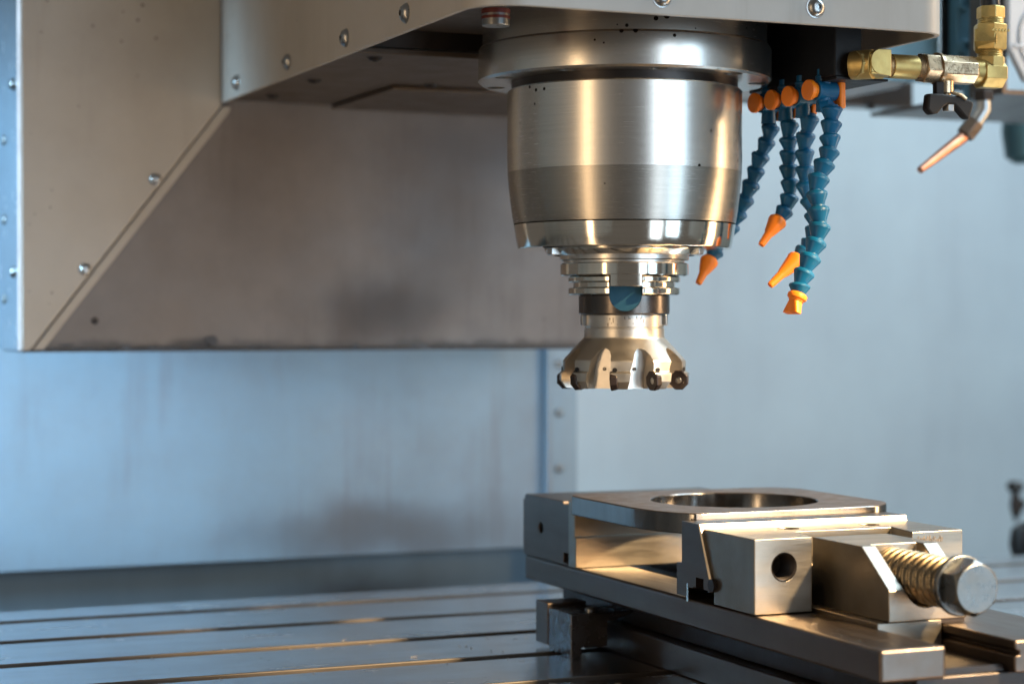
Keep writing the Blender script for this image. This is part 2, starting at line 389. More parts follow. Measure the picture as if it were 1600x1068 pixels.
for a, b in ((0, 1), (1, 2), (2, 3), (3, 0)):
    for i in range(n - 1): bm.faces.new((ro[a][i], ro[a][i + 1], ro[b][i + 1], ro[b][i]))
bm.faces.new([ro[k][0] for k in range(4)]); bm.faces.new([ro[k][-1] for k in range(4)])
obj('cover_shell', bm, M['cream'], e, 0.5)
# underside: front bay set up inside the shell, rear plate flush with the rim, inner service cover
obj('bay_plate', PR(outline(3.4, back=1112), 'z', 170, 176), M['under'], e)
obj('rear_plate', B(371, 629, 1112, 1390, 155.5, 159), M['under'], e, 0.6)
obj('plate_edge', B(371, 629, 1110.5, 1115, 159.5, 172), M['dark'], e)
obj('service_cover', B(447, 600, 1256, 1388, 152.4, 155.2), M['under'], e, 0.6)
for p in ((391, 1130, 155.5), (391, 1250, 155.5), (391, 1345, 155.5), (470, 1245, 155.5)):
    obj('cap_screw', place_bm(ds(4.5, 2.2), p, (0, 0, -1)), M['dark'], e)
sp = [((367, y, 165), (-1, 0, 0)) for y in (1340, 1219, 1100, 975)]
obj_scr = []
for p, d in [((367, 1350, 163.5), (-1, 0, 0)), ((367, 1229, 163.5), (-1, 0, 0)), ((367, 1112, 163.5), (-1, 0, 0)), ((367, 1010, 163.5), (-1, 0, 0)),
             ((466, 905, 163), (0, -1, 0)), ((556, 905, 163), (0, -1, 0))]:
    obj('dome_screw', place_bm(ds(5.0, 3.4), p, d), M['zinc'], e)
# hanging bolt with red sleeve in the front bay
bo = obj('bay_bolt', L([(7.2, 0), (7.2, 9), (5, 9.4), (5, 17)], 24, frame((399, 962, 152), (0, 0, 1))), M['zinc'], e, 0.4)
obj('sleeve', L([(7.6, 3.5), (7.6, 5)], 24, frame((399, 962, 152), (0, 0, 1))), M['redpaint'], bo)
obj('sleeve', L([(7.6, 6.2), (7.6, 8.6)], 24, frame((399, 962, 152), (0, 0, 1))), M['redpaint'], bo)

# ------------------------------------------------------------------ spindle
SX, SY = 505.0, 1027.0
CN = Vector((-SX, -SY, 0)).normalized(); CR = Vector((-CN.y, CN.x, 0))
CR = Vector((0.8974, -0.4413, 0))
def sdir(deg):
    return CN * math.cos(R(deg)) + CR * math.sin(R(deg))
A0 = math.atan2(CN.y, CN.x)       # world angle that faces the camera
def sang(deg):                     # world angle for a bearing seen from the front (+ = right)
    v = sdir(deg); return math.atan2(v.y, v.x)
MS = Matrix.Translation((SX, SY, 0))
e = empty('spindle', (SX, SY, 40), 'big polished steel spindle nose hanging under the head above the cutter', 'spindle')
bm = L([(52, 133.8), (81.5, 133.8), (83, 135), (83, 152), (82, 153.5), (80.5, 153.6), (80.5, 170)], 128, MS)
holes = [L([(5.2, 130), (5.2, 146)], 20, Matrix.Translation(Vector((SX, SY, 0)) + sdir(b) * 75)) for b in (-62, -24, 14, 52, 90, -100)]
obj('flange', cut(bm, holes), M['spindle'], e, 0.3)
obj('shade_groove', L([(64.2, 134), (64.2, 129.6)], 128, MS, cap=False), M['dark'], e)  # crease under the flange, its shade put into a dark ring
obj('housing', L([(64, 129.8), (65.9, 129.6), (66.6, 128.8), (66.6, 90), (66.4, 83.2)], 128, MS, cap=False), M['spindle'], e)
obj('taper_section', L([(66.4, 83.1), (66.0, 78), (65.0, 68), (63.6, 58), (62.9, 54.4)], 128, MS, cap=False), M['spindle_shaded'], e)
obj('nose_ring', L([(62.2, 54.3), (62.9, 53.7), (61.9, 47), (60.7, 41), (60.1, 40.4), (45, 40.4)], 128, MS, cap=False), M['bright'], e)
obj('labyrinth_ring', L([(45.5, 40.3), (45.2, 39.2), (43.2, 36.6), (40, 36.6)], 128, MS, cap=False), M['bright'], e)
obj('face_ring', L([(37, 37), (36.6, 36.4), (36.6, 34.2), (36, 33.7), (34.2, 33.6), (34.2, 31.4), (35, 31.1)], 128, MS, cap=False), M['spindle'], e)
obj('drive_collar', L([(34.6, 32.2), (35.8, 32.2), (36.4, 31.6), (36.4, 25.6), (35.6, 24.9), (24, 24.9)], 128, MS, cap=False), M['bright'], e, 0)
KB = 1.7
def radial_box(bearing, r0, r1, hw, z0, z1):
    d = sdir(bearing); tt = Vector((-d.y, d.x, 0)); bm = bmesh.new()
    vs = [bm.verts.new(Vector((SX, SY, z)) + d * r + tt * s) for z in (z0, z1) for r in (r0, r1) for s in (-hw, hw)]
    for f in ((0, 2, 3, 1), (4, 5, 7, 6), (0, 1, 5, 4), (2, 6, 7, 3), (0, 4, 6, 2), (1, 3, 7, 5)): bm.faces.new([vs[i] for i in f])
    return bm
for b in (KB, KB + 180):
    key = cut(L([(26, 18.7), (36.2, 18.7), (36.2, 27.5), (26, 27.5), (26, 18.7)], 128, MS, cap=False), [radial_box(b, 20, 40, 8.7, 15, 30)], 'INTERSECT')
    obj('drive_key', key, M['bright'], e, 0.3)
bm = radial_box(-58, 43.5, 49, 2.6, 36.5, 40.2); obj('seal_clip', bm, M['trim'], e, 0.3)
bm = radial_box(61, 43.5, 49, 2.6, 36.5, 40.2); obj('seal_clip', bm, M['trim'], e, 0.3)
# oil slots in the bottom face
for b in (-48, 44): obj('face_slot', radial_box(b, 50, 56, 5, 39.9, 40.35), M['black'], e)

# ------------------------------------------------------------------ tool holder
e = empty('tool_holder', (SX, SY, 3), 'double flanged steel tool holder with a blue reflection painted in its key slot under the spindle', 'tool holder')
slotc = [radial_box(KB, 22, 60, 9.2, 14, 40), radial_box(KB + 180, 22, 60, 9.2, 14, 40)]
obj('gauge_flange', cut(L([(20, 24.8), (31, 24.8), (31.8, 24.2), (31.8, 21.8), (31.2, 21.3), (29, 21.2), (29, 18.4), (31.2, 18.3), (31.8, 17.8), (31.8, 14.8), (31, 14.2), (20, 14.2), (20, 24.8)], 128, MS, cap=False), slotc), M['bright'], e, 0.25)
obj('holder_neck', L([(23.2, 29), (23.2, 27.6), (22, 27.2), (22, 26.4), (23.2, 26), (23.2, 24.9)], 64, MS), M['collar'], e)
col_bm = L([(15, 14.1), (25.4, 14.1), (25.9, 13.6), (25.9, 3.9), (25.4, 3.4), (15, 3.4), (15, 14.1)], 128, MS, cap=False)
d = sdir(KB); cyl = L([(9.1, 24.0), (9.1, 40)], 48, frame((SX, SY, 14.0), d)); bx = radial_box(KB, 24.0, 40, 9.1, 14.0, 30)
obj('collar', cut(col_bm, [cyl, bx]), M['collar'], e, 0.2)
sl = L([(9.0, 23.2), (9.0, 24.25)], 48, frame((SX, SY, 14.0), d)); obj('slot_floor', sl, M['slotblue'], e)
obj('slot_wall', radial_box(KB, 22.6, 24.2, 9.0, 14.3, 24.4), M['slotblue'], e)
for b in (-83, 83):
    obj('driver_lug', radial_box(b, 18, 24.6, 4.5, -3.0, 3.2), M['zinc'], e, 0.4)

# ------------------------------------------------------------------ face mill
e = empty('face_mill', (SX, SY, -38), 'satin steel face mill with dark octagonal inserts below the tool holder', 'milling cutter')
body = L([(10, 3.3), (22.0, 3.3), (22.4, 2.8), (22.4, -3.8), (21.9, -4.1), (21.9, -4.5), (22.7, -4.8), (22.8, -9.2), (23.3, -10.3), (24.3, -11.2), (34.3, -22.0), (35.0, -23.2), (35.0, -28.0),
          (35.3, -28.6), (36.6, -29.4), (36.8, -30.2), (36.8, -34.0), (34.0, -37.6), (33.2, -38.2), (10, -38.2), (10, 3.3)], 144, MS, cap=False)
TEETH = [68 - 40 * k for k in range(9)]
cutters = []
for b in TEETH:
    d = sdir(b); tn = CR * math.cos(R(b)) - CN * math.sin(R(b))   # toward larger bearing
    nrm = -tn                                                        # insert face looks toward smaller bearing
    poly = [(0.0, -45), (0.0, -24), (0.6, -19.5), (2.0, -17.0), (4.2, -15.6), (6.2, -15.8), (8.2, -17.8), (10.2, -22), (11.6, -27), (12.6, -33), (12.8, -45)]
    c = bmesh.new(); lo = []; hi = []
    for tt, z in poly:
        lo.append(c.verts.new(Vector((SX, SY, z)) + d * (22.6 if z < -24 else 24.0) + nrm * tt))
        hi.append(c.verts.new(Vector((SX, SY, z)) + d * 44 + nrm * (tt * 1.28 if tt > 7 else tt)))
    c.faces.new(lo); c.faces.new(hi[::-1])
    for i in range(len(poly)): c.faces.new((lo[i], lo[(i + 1) % len(poly)], hi[(i + 1) % len(poly)], hi[i]))
    cutters.append(c)
obj('cutter_body', cut(body, cutters), M['cutter'], e, 0.35, smooth=32)
for b in TEETH:
    d = sdir(b); tn = CR * math.cos(R(b)) - CN * math.sin(R(b)); nrm = -tn
    cen = Vector((SX, SY, -33.4)) + d * 32.6
    F = frame(cen - nrm * 3.6, nrm + d * 0.10 - Vector((0, 0, 0.06)))
    rot = F @ Matrix.Rotation(R(22.5), 4, 'Z')
    ins = L([(4.6, 0), (5.3, 0.5), (5.9, 3.4), (5.7, 4.0), (5.2, 4.3), (4.8, 4.1), (1.9, 3.9), (1.7, 2.5), (0.01, 2.4)], 8, rot)
    io = obj('insert', ins, M['insert'], e, 0.12, smooth=15)
    obj('insert_screw', L([(1.75, 2.6), (1.7, 3.5), (1.3, 3.85), (0.75, 3.85), (0.7, 3.0), (0.01, 2.9)], 18, F), M['zinc'], io)
    # relief notch above the insert and coolant hole in the gullet
    obj('relief_notch', L([(1.35, -1.2), (1.35, 1.2)], 14, frame(Vector((SX, SY, -27.6)) + d * 34.4 - nrm * 2.2, d)), M['black'], e)
    obj('coolant_hole', L([(0.95, -0.8), (0.95, 0.25), (0.7, 0.25), (0.6, -0.3), (0.01, -0.35)], 14, frame(Vector((SX, SY, -27.2)) + d * 24.0 + nrm * 6.2, d)), M['dark'], e)
# worn stamp marks round the neck
bm = bmesh.new()
for k in range(18):
    b = random.uniform(-32, 30); z = random.uniform(-2.6, 1.6); hh = random.uniform(0.3, 1.0); ww = random.uniform(0.12, 0.35)
    dd = sdir(b); tt = Vector((-dd.y, dd.x, 0))
    vs = [bm.verts.new(Vector((SX, SY, z + q * hh)) + dd * r + tt * s * ww) for r in (22.2, 22.45) for q, s in ((-1, -1), (-1, 1), (1, 1), (1, -1))]
    bm.faces.new(vs[4:]); bm.faces.new(vs[:4][::-1])
    for i in range(4): bm.faces.new((vs[i], vs[(i + 1) % 4], vs[4 + (i + 1) % 4], vs[4 + i]))
obj('stamp_marks', bm, M['mark'], e)

# ------------------------------------------------------------------ vise
e = empty('vise', (566, 960, -196.4), 'ground steel machine vise gripping the holed plate with its big hex head screw', 'vise')
X0, X1, ZT, ZB, ZC = 503.5, 628.5, -109.6, -148.1, -163.2
RL, RR = 538.7, 576.9
# base: two rails, undercut body, bottom flange
rail = PR([(X0, ZC), (RL, ZC), (RL, ZB), (X0, ZB)], 'y', 763.4, 1166)
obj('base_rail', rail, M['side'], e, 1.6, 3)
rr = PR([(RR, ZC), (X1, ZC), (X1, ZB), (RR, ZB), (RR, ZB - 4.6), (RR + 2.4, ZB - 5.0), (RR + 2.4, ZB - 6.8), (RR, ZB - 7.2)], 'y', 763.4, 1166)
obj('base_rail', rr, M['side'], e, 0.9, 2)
obj('base_body', B(527, 605, 770, 1160, -179.6, ZC - 0.2), M['dark'], e, 0.8)
obj('base_foot', B(519, 613, 745, 1110, -196.3, -179.8), M['side'], e, 0.8)
obj('channel_floor', B(RL + 0.2, RR - 0.2, 772, 1160, ZC - 0.1, ZC + 3), M['dark'], e)
# fixed jaw
fj = PR([(1166, ZB + 0.25), (1166, -111), (1164.5, ZT), (1108, ZT), (1107, -111.2), (1097, -111.2), (1097, ZB + 0.25)], 'x', X0, X1)
bore = [L([(3.4, X0 - 3), (3.4, X0 + 22)], 24, frame((0, 1141, -128.8), (1, 0, 0))), B(X0 - 2, X0 + 8, 1099, 1107, -146.4, -140.6), B(X0 - 2, X0 + 8, 1096, 1102, -147.2, -144.6)]
for xx in (535, 597): bore.append(L([(5.5, -125), (5.5, -100)], 24, Matrix.Translation((xx, 1136, 0))))
obj('fixed_jaw', cut(fj, bore), M['side'], e, 0.5)
jp = PR([(1096.8, -108.2), (1090.5, -108.2), (1087.6, -110), (1087.6, -129.3), (1086, -129.6), (1086, ZB + 0.3), (1096.8, ZB + 0.3)], 'x', X0 - 1.4, X1 + 1)
obj('fixed_jaw_plate', jp, M['ground'], e, 0.35)
obj('rear_lug', B(X0 + 1, X1 - 1, 1166.2, 1171, ZB + 0.4, -113), M['side'], e, 0.4)
# moving jaw with pocket, threaded hole and top bores
mj = PR([(876.4, ZB + 0.5), (876.4, ZT), (930.6, ZT), (918.5, -136), (918.5, ZB + 0.5)], 'x', X0, X1)
pocket = PR([(536.4, 870), (596.6, 870), (596.6, 874), (602, 903), (543, 903), (536.4, 874)], 'z', -160, -100)
bore = [pocket, L([(7.0, -3), (7.0, 24)], 32, frame((520.6, 876.4, -124.2), (0, 1, 0)))]
for xx in (547, 597): bore.append(L([(5.6, -123), (5.6, -100)], 28, Matrix.Translation((xx, 916.5, 0))))
mjo = obj('moving_jaw', cut(mj, bore), M['ground'], e, 0.5)
th = L([(7.6 - 0.35, -0.3), (7.0, 0.3)] + [((7.0 if k % 2 else 6.3), 0.8 + 0.62 * k) for k in range(24)], 32, frame((520.6, 876.4, -124.2), (0, 1, 0)), cap=False)
obj('thread_insert', th, M['dark'], mjo)
# wedge jaw plate, wider and taller than the jaw, with its little notches
wp = PR([(950.3, -107.0), (931.4, -107.0), (919.2, -135.0), (919.2, -141.5), (950.3 - 5, -141.5), (945.2, -146.6), (956, -146.6), (956, -129.6), (950.3, -129.2)][::1], 'x', X0 - 1.9, X1 + 1.9)
notch = [B(X0 - 5, X0 + 6, 926, 934.5, -141.6, -135.2), B(X0 - 5, X0 + 5, 921, 938, -143, -140.6)]
ch = bmesh.new()
cv = [ch.verts.new(q) for q in ((X0 - 4, 930.4, -106), (X0 + 0.1, 930.4, -106), (X0 - 4, 934.5, -106), (X0 - 4, 918.2, -135), (X0 + 0.1, 918.2, -135), (X0 - 4, 922.3, -135))]
for f in ((0, 1, 2), (5, 4, 3), (0, 3, 4, 1), (1, 4, 5, 2), (2, 5, 3, 0)): ch.faces.new([cv[k] for k in f])
wb = cut(wp, notch + [ch]); bmesh.ops.recalc_face_normals(wb, faces=wb.faces); wb.normal_update()
for f in wb.faces: f.material_index = 1 if (f.normal.x < -0.3 and f.normal.y < -0.3) or (f.normal.y < -0.5 and f.normal.z > 0.3) else 0  # chamfer and slant get lighter steel, their lit look put into the colour
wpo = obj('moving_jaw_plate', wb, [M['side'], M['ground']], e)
obj('key_pin', L([(3.4, X0 - 2.4), (3.4, X0 + 4)], 20, frame((0, 917.4, -137.5), (1, 0, 0))), M['dark'], e)
obj('gap_line', B(X0 - 2.0, X0 + 30, 943.0, 944.8, ZB - 1, -139.5), M['bright'], e)  # added polished strip that draws the light line of the gap
# engraved scribble on the right of the jaw front and chamfer glint
bm = bmesh.new()
for k in range(44):
    x = 600.2 + (k // 2) * 0.74 + random.uniform(-0.25, 0.25); z = -113.9 + random.uniform(-1.1, 1.1); ww = random.uniform(0.12, 0.4); h = random.uniform(0.25, 1.1)
    box(bm, x - ww, x + ww, 876.2, 876.45, z - h, z + h)
obj('engraved_marks', bm, M['mark'], mjo)
# nut carrier with chamfered, forked front and keel
N0, N1 = 545.5, 590.5
nc = PR([(900.5, ZB + 2.2), (900.5, -126), (890, -126), (890, -111.4), (844.5, -111.4), (820, -130.6), (820, ZB + 2.2)], 'x', N0, N1)
uslot = PR([(554.0, -100), (554.0, -125.8)] + [(567.8 + 13.8 * math.cos(math.pi + math.pi * k / 16), -125.8 + 13.8 * math.sin(math.pi + math.pi * k / 16)) for k in range(1, 16)] + [(581.6, -125.8), (581.6, -100)], 'y', 790, 850)
obj('nut_carrier', cut(nc, [uslot]), M['ground'], e, 0.5)
obj('pocket_wall', B(554.2, 581.4, 850.1, 851.5, -138, -111.8), M['bluesteel'], e)  # blue reflection of the recess, put into the wall's colour
obj('keel', B(RL + 0.6, RR - 0.6, 820.4, 900, -168.5, ZB + 2.1), M['ground'], e, 0.5)
obj('keel_gib', B(N0 + 0.6, N1 - 0.4, 821.2, 900, ZB + 0.2, ZB + 2.1), M['dark'], e)
# screw: helical thread, washer, hexagon head
AX = Vector((567.8, 0, -125.8))
FS = frame((AX.x, 850, AX.z), (0, -1, 0))
def helix(r, z, a):
    ph = ((z / 5.6) - a / (2 * math.pi)) * 2 * math.pi
    return r * (0.925 + 0.075 * max(-1.0, min(1.0, 1.5 * math.cos(ph))))
so = obj('screw', L([(12.4, 0.4 * k) for k in range(138)], 56, FS, rf=helix), M['thread'], e, smooth=75)
obj('washer', L([(10, 55.0), (14.0, 55.0), (14.6, 55.5), (14.6, 57.9), (14.0, 58.4), (10, 58.4)], 56, FS), M['boltsteel'], so, 0.2)
cone = L([(0.01, 54), (13.2, 58.5), (13.6, 59.2), (13.6, 67.6), (11.3, 70.1), (0.01, 70.1)], 72, FS, cap=False)
hex_sol = L([(13.6, 58.5), (13.6, 71)], 6, FS @ Matrix.Rotation(R(90), 4, 'Z'))
obj('hex_head', cut(hex_sol, [cone], 'INTERSECT'), M['boltsteel'], so, 0.2)

# ------------------------------------------------------------------ workpiece
px0, px1, py0, py1 = 494.5, 646.0, 951.2, 1085.4
def corner(cx, cy, r, a0, a1, n=10):
    return [(cx + r * math.cos(R(a0 + (a1 - a0) * k / n)), cy + r * math.sin(R(a0 + (a1 - a0) * k / n))) for k in range(n + 1)]
ol = [(px0, 1000)] + [(495.6, 985), (498.3, 973), (502.5, 962.5), (506.5, 955.5), (510.5, 951.6)] + [(516, py0), (610, py0)] + corner(px1 - 31, py0 + 30, 30, -86, 0) + corner(px1 - 26, py1 - 26, 26, 0, 90) + corner(px0 + 12, py1 - 12, 12, 90, 180)
bm = PR(ol, 'z', -114.7, -103.4)
bm = cut(bm, [L([(48, -130), (48, -90)], 96, Matrix.Translation((570, 1016, 0)))])
bm.normal_update()
for f in bm.faces: f.material_index = 0 if abs(f.normal.z) > 0.6 else 1
wp = obj('workpiece', bm, [M['plate'], M['plate_edge']], origin=(562, 1015, -114.7), bevel=0.7)
tag(wp, 'brownish square steel plate with rounded corners and a large round hole in the vise', 'workpiece')

# ------------------------------------------------------------------ vise clamps
e = empty('strap_clamp', (505, 1075, -196.4), 'dark steel clamp block with a notched foot at the left side of the vise', 'clamp')
cb = PR([(486, -196.3), (492.8, -196.3), (492.8, -190.6), (509.5, -190.6), (509.5, -176), (519, -174), (526.5, -171.6), (526.5, -170.6), (486, -170.6)], 'y', 1058, 1090)
obj('clamp_block', cb, M['clampsteel'], e, 0.6)
obj('heel_block', B(486.5, 512, 1092.5, 1110, -193.5, -168.6), M['side'], e, 0.5)
obj('clamp_screw', place_bm(socket_screw_bm(3.2, 1.6), (503, 1068, -170.6), (0, 0, 1)), M['zinc'], e)
e = empty('hex_nut', (745, 970, -196.4), 'small loose nut lying on the table right of the vise', 'nut')
e.location = Vector((735, 948, 0)) * MM
obj('nut_body', L([(7, 0), (7.6, 0.6), (7.6, 5.5), (7, 6), (3.6, 6), (3.6, 2)], 6, Matrix.Translation((735, 948, -196.4))), M['zinc'], e, 0.3)

# fine steel chips left on the table and the vise ledges
bm = bmesh.new()
for k in range(90):
    if k < 66:
        sl_ = random.choice(SLOTS); x = random.uniform(230, 500) if k % 3 else random.uniform(640, 800)
        y = sl_ + random.choice((-1, 1)) * random.expovariate(1 / 9.0) + (SW if random.random() < 0.5 else 0); z = -196.2
        if any(q - 0.5 < y < q + SW + 0.5 for q in SLOTS): y = sl_ - 2.5
    else:
        x = random.uniform(508, 519); y = random.uniform(770, 870) if k % 2 else random.uniform(1112, 1150); z = -196.2 if k % 2 == 0 else -147.9
        if k % 2 == 0: x = random.uniform(440, 500); y = random.uniform(1095, 1150)
    a = random.uniform(0, 6.28); l_ = random.uniform(0.5, 2.2); ww = random.uniform(0.2, 0.5)
    c, s_ = math.cos(a), math.sin(a); h = random.uniform(0.15, 0.7)
    P4 = [(-l_, -ww, 0), (l_, -ww, h), (l_, ww, h * 0.6), (-l_, ww, 0.1)]
    v0 = [bm.verts.new((x + p * c - q * s_, y + p * s_ + q * c, z + r_)) for p, q, r_ in P4]
    v1 = [bm.verts.new((x + p * c - q * s_, y + p * s_ + q * c, z + r_ + 0.15)) for p, q, r_ in P4]
    bm.faces.new(v0[::-1]); bm.faces.new(v1)
    for i in range(4): bm.faces.new((v0[i], v0[(i + 1) % 4], v1[(i + 1) % 4], v1[i]))
t = obj('swarf', bm, M['ground'], origin=(500, 1100, -196.4)); tag(t, 'tiny bright steel chips scattered along the table slots', 'metal chips', kind='stuff')

# ------------------------------------------------------------------ coolant manifold and hoses
def pt(px, py, d):
    """bearing and height measured on site, at a given distance -> place in the machine"""
    r = (px - 800) / 3138 * d; z = -(py - 500) / 3138 * d
    return Vector((r * math.cos(YAW) + d * math.sin(YAW), d * math.cos(YAW) - r * math.sin(YAW), z))
e = empty('coolant_manifold', (593, 985, 132), 'matt black coolant manifold block under the head beside the spindle flange', 'manifold')
obj('manifold_block', B(588.5, 606, 938, 1032, 132.5, 169), M['black'], e, 1.0)
obj('drip_plate', B(589, 622, 937, 1010, 131, 132.3), M['black'], e)

def seg_prof(Lg, Rr):
    return [(Rr * 0.52, -0.04 * Lg), (Rr * 0.60, 0.0), (Rr * 0.62, 0.08 * Lg), (Rr * 0.80, 0.10 * Lg), (Rr * 0.97, 0.20 * Lg), (Rr * 1.0, 0.24 * Lg), (Rr * 1.0, 0.36 * Lg), (Rr * 0.95, 0.40 * Lg), (Rr * 0.66, 0.86 * Lg), (Rr * 0.60, 0.96 * Lg), (Rr * 0.55, 1.04 * Lg)]
def hose(base, valve, path, nozzle, label, R0=4.9, flat=False, lever=False):
    e = empty('coolant_hose', base, label, 'coolant hose', 'blue segmented coolant hoses')
    v = Vector(valve)
    vb = obj('valve_body', L([(4.4, -11.5), (4.2, -9), (4.0, -4), (4.2, 0), (4.2, 6.5), (4.6, 7), (4.6, 8), (3.7, 8.6), (3.7, 12)], 28, frame(v, (0, 0, 1))), M['blue'], e, 0.2)
    obj('valve_barrel', L([(5.2, -6.2), (5.6, -5.8), (5.6, 6.6), (5.0, 7.2)], 28, frame(v, (1, 0.12, 0))), M['blue'], vb, 0.3)
    obj('valve_knob', L([(4.2, 5.5), (4.5, 8.4), (5.6, 8.8), (5.75, 9.2), (5.75, 10.6), (5.4, 11.2), (0.01, 11.3)], 32, frame(v, (-1, -0.1, 0))), M['orange'], vb, 0.1)
    if lever:
        obj('valve_lever', PR([(v.y - 4.6, v.z + 8.2), (v.y + 4.2, v.z + 8.8), (v.y + 4.8, v.z - 9.2), (v.y - 5.2, v.z - 9.6)], 'x', v.x + 7.6, v.x + 11.4), M['orange'], vb, 0.9)
    else:
        obj('valve_lever', PR([(v.y - 4, v.z - 4.0), (v.y + 4, v.z - 4.0), (v.y + 3, v.z - 9.6), (v.y - 3, v.z - 9.6)], 'x', v.x + 4.4, v.x + 7.4), M['orange'], vb, 0.5)
    pts = [Vector(p) for p in path]
    for a, b in zip(pts, pts[1:]):
        Lg = (b - a).length
        jit = Vector((random.uniform(-.05, .05), random.uniform(-.05, .05), random.uniform(-.05, .05)))
        dd = (b - a).normalized() + jit
        obj('hose_segment', L(seg_prof(Lg * 1.04, R0 * random.uniform(0.97, 1.03)), 28, frame(a, dd)), M['blue'], e, smooth=28)
    a = pts[-1]; b = Vector(nozzle); d = (b - a).normalized(); Lg = (b - a).length
    if not flat:
        obj('nozzle', L([(3.4, -1), (4.6, 0), (5.4, 1.2), (5.4, 2.6), (4.9, 4.2), (3.2, Lg * 0.52), (2.5, Lg * 0.6), (2.0, Lg - 0.6), (1.7, Lg), (1.0, Lg), (0.9, Lg - 2), (0.01, Lg - 2)], 28, frame(a, d)), M['orange'], e, smooth=30)
    else:
        bm = L([(4.2, -0.5), (5.3, 0.4), (5.5, 1.4), (5.3, 2.8), (4.2, 3.4), (4.2, 4.2)], 28, frame(a, d))
        F = frame(a, d); ring0 = []; ring1 = []
        for k in range(20):
            an = 2 * math.pi * k / 20; c, s = math.cos(an), math.sin(an)
            ring0.append(bm.verts.new(F @ Vector((3.6 * c, 3.6 * s, 3.9))))
            ring1.append(bm.verts.new(F @ Vector((max(-1, min(1, c * 1.4)) * 6.6, max(-1, min(1, s * 1.4)) * 1.9, Lg))))
        bm.faces.new(ring0[::-1]); bm.faces.new(ring1)
        for k in range(20): bm.faces.new((ring0[k], ring0[(k + 1) % 20], ring1[(k + 1) % 20], ring1[k]))
        obj('fan_nozzle', bm, M['orange'], e, 0.3, smooth=30)
    return e

def PT(l):
    return [pt(*q) for q in l]
V = [(591, 1013, 125), (591, 994, 124.8), (591, 975, 125), (592, 955, 126.4)]
def start(i): return (V[i][0], V[i][1], V[i][2] - 10.5)
h1 = [(1205, 194, 1163), (1200, 215, 1165), (1190.5, 238, 1168), (1182.8, 260, 1171), (1176, 282, 1174), (1167.5, 305, 1177), (1157, 327, 1180), (1146, 347, 1183), (1134, 368, 1185), (1122, 387, 1186), (1110, 404, 1185)]
h2 = [(1234.5, 188, 1145), (1231, 212, 1146), (1232.7, 233, 1147), (1232, 255, 1148), (1233.5, 278, 1149), (1234.6, 302, 1149), (1229, 324, 1149), (1217, 342, 1148)]
h3 = [(1266, 178, 1129), (1259.5, 205, 1130), (1256.5, 231, 1132), (1257.6, 257, 1133), (1257, 281, 1134), (1261.5, 305, 1135), (1269, 328, 1136), (1274, 352, 1136), (1268, 376, 1136), (1259, 391, 1135), (1247, 403, 1133)]
h4 = [(1298.7, 165, 1107), (1299.5, 187, 1107), (1296, 209, 1106), (1297, 231, 1105), (1290, 250, 1104), (1281, 272, 1103), (1275, 296, 1102), (1277.5, 321, 1101), (1282, 347, 1100), (1278, 372, 1099), (1269, 396, 1098), (1259, 420, 1097), (1250, 442, 1096), (1247, 459, 1095)]
def mk(i, pathpx, noz, label, **k):
    p = PT(pathpx); p = [Vector(start(i))] + p if (Vector(start(i)) - p[0]).length > 5 else p
    return hose(V[i], V[i], p, pt(*noz), label, **k)
mk(0, h1, (1091, 443, 1180), 'leftmost blue hose passing behind the spindle, orange tip showing beneath it', R0=5.4)
mk(1, h2, (1189, 383, 1143), 'second blue hose from the spindle with its orange tip hanging free', R0=5.4)
mk(2, h3, (1203, 446, 1126), 'third blue hose, crossing behind the nearest one, with a conical orange tip', R0=5.5)
mk(3, h4, (1237, 489, 1093), 'nearest and longest blue hose, ending in a flat orange fan nozzle', R0=6.0, flat=True, lever=True)

# ------------------------------------------------------------------ brass valve and air hose
BY, BZ = 930.0, 138.5
e = empty('air_valve', (640, BY, 138), 'yellow brass elbows and ball valve with black wing handle beside the head', 'valve')
def hexp(x0, x1, r, m, name, ph=0, bev=0.5, y=BY, z=BZ, n=6):
    return obj(name, L([(r, 0), (r, x1 - x0)], n, frame((x0, y, z), (1, 0, 0)) @ Matrix.Rotation(R(ph), 4, 'Z')), m, e, bev)
el = cut(L([(7.6, 0), (7.9, 2), (8.0, 12)], 40, frame((598, BY + 6, BZ), (0.62, -0.78, 0))), [L([(7.2, -2), (7.2, 15)], 8, frame((599, BY, BZ), (1, 0, 0)))], 'UNION')
obj('elbow', el, M['brass'], e, 0.3)
obj('elbow_face', PR([(BY - 8, BZ - 5.5)] + [(BY - 8 + 0, BZ + 5.5)] + [(BY + 2, BZ + 7.4), (BY + 2, BZ - 7.4)], 'x', 601, 613), M['brass'], e, 1.2)
elf = PR([(601 + 5.8 - 5.8 * math.cos(R(a)) if a < 90 else 614, BZ + 1 + (6.8 * math.sin(R(a)) if a < 90 else 6.8)) for a in (-80, -60, -40, -20, 0, 20, 40, 60, 80)] + [(614, BZ + 7.8), (614, BZ - 6.6)], 'y', BY - 8.4, BY - 3)
obj('elbow_boss', elf, M['brass'], e, 0.3)
obj('nipple_thread', L([(6.2 + (0.35 if k % 2 else 0), 0.5 * k) for k in range(9)], 32, frame((614, BY, BZ), (1, 0, 0))), M['bronze'], e)
obj('nipple', L([(6.1, 0), (6.6, 0.4), (6.6, 16.4), (6.1, 17)], 40, frame((618, BY, BZ), (1, 0, 0))), M['brass'], e)
obj('nipple_thread', L([(6.2 + (0.35 if k % 2 else 0), 0.5 * k) for k in range(9)], 32, frame((635, BY, BZ), (1, 0, 0))), M['bronze'], e)
hexp(638.6, 648, 8.8, M['bronze'], 'valve_nut', 12)
obj('valve_ring', L([(7, 0), (8.9, 0.3), (8.9, 2.2), (7, 2.6)], 40, frame((648, BY, BZ), (1, 0, 0))), M['bronze'], e)
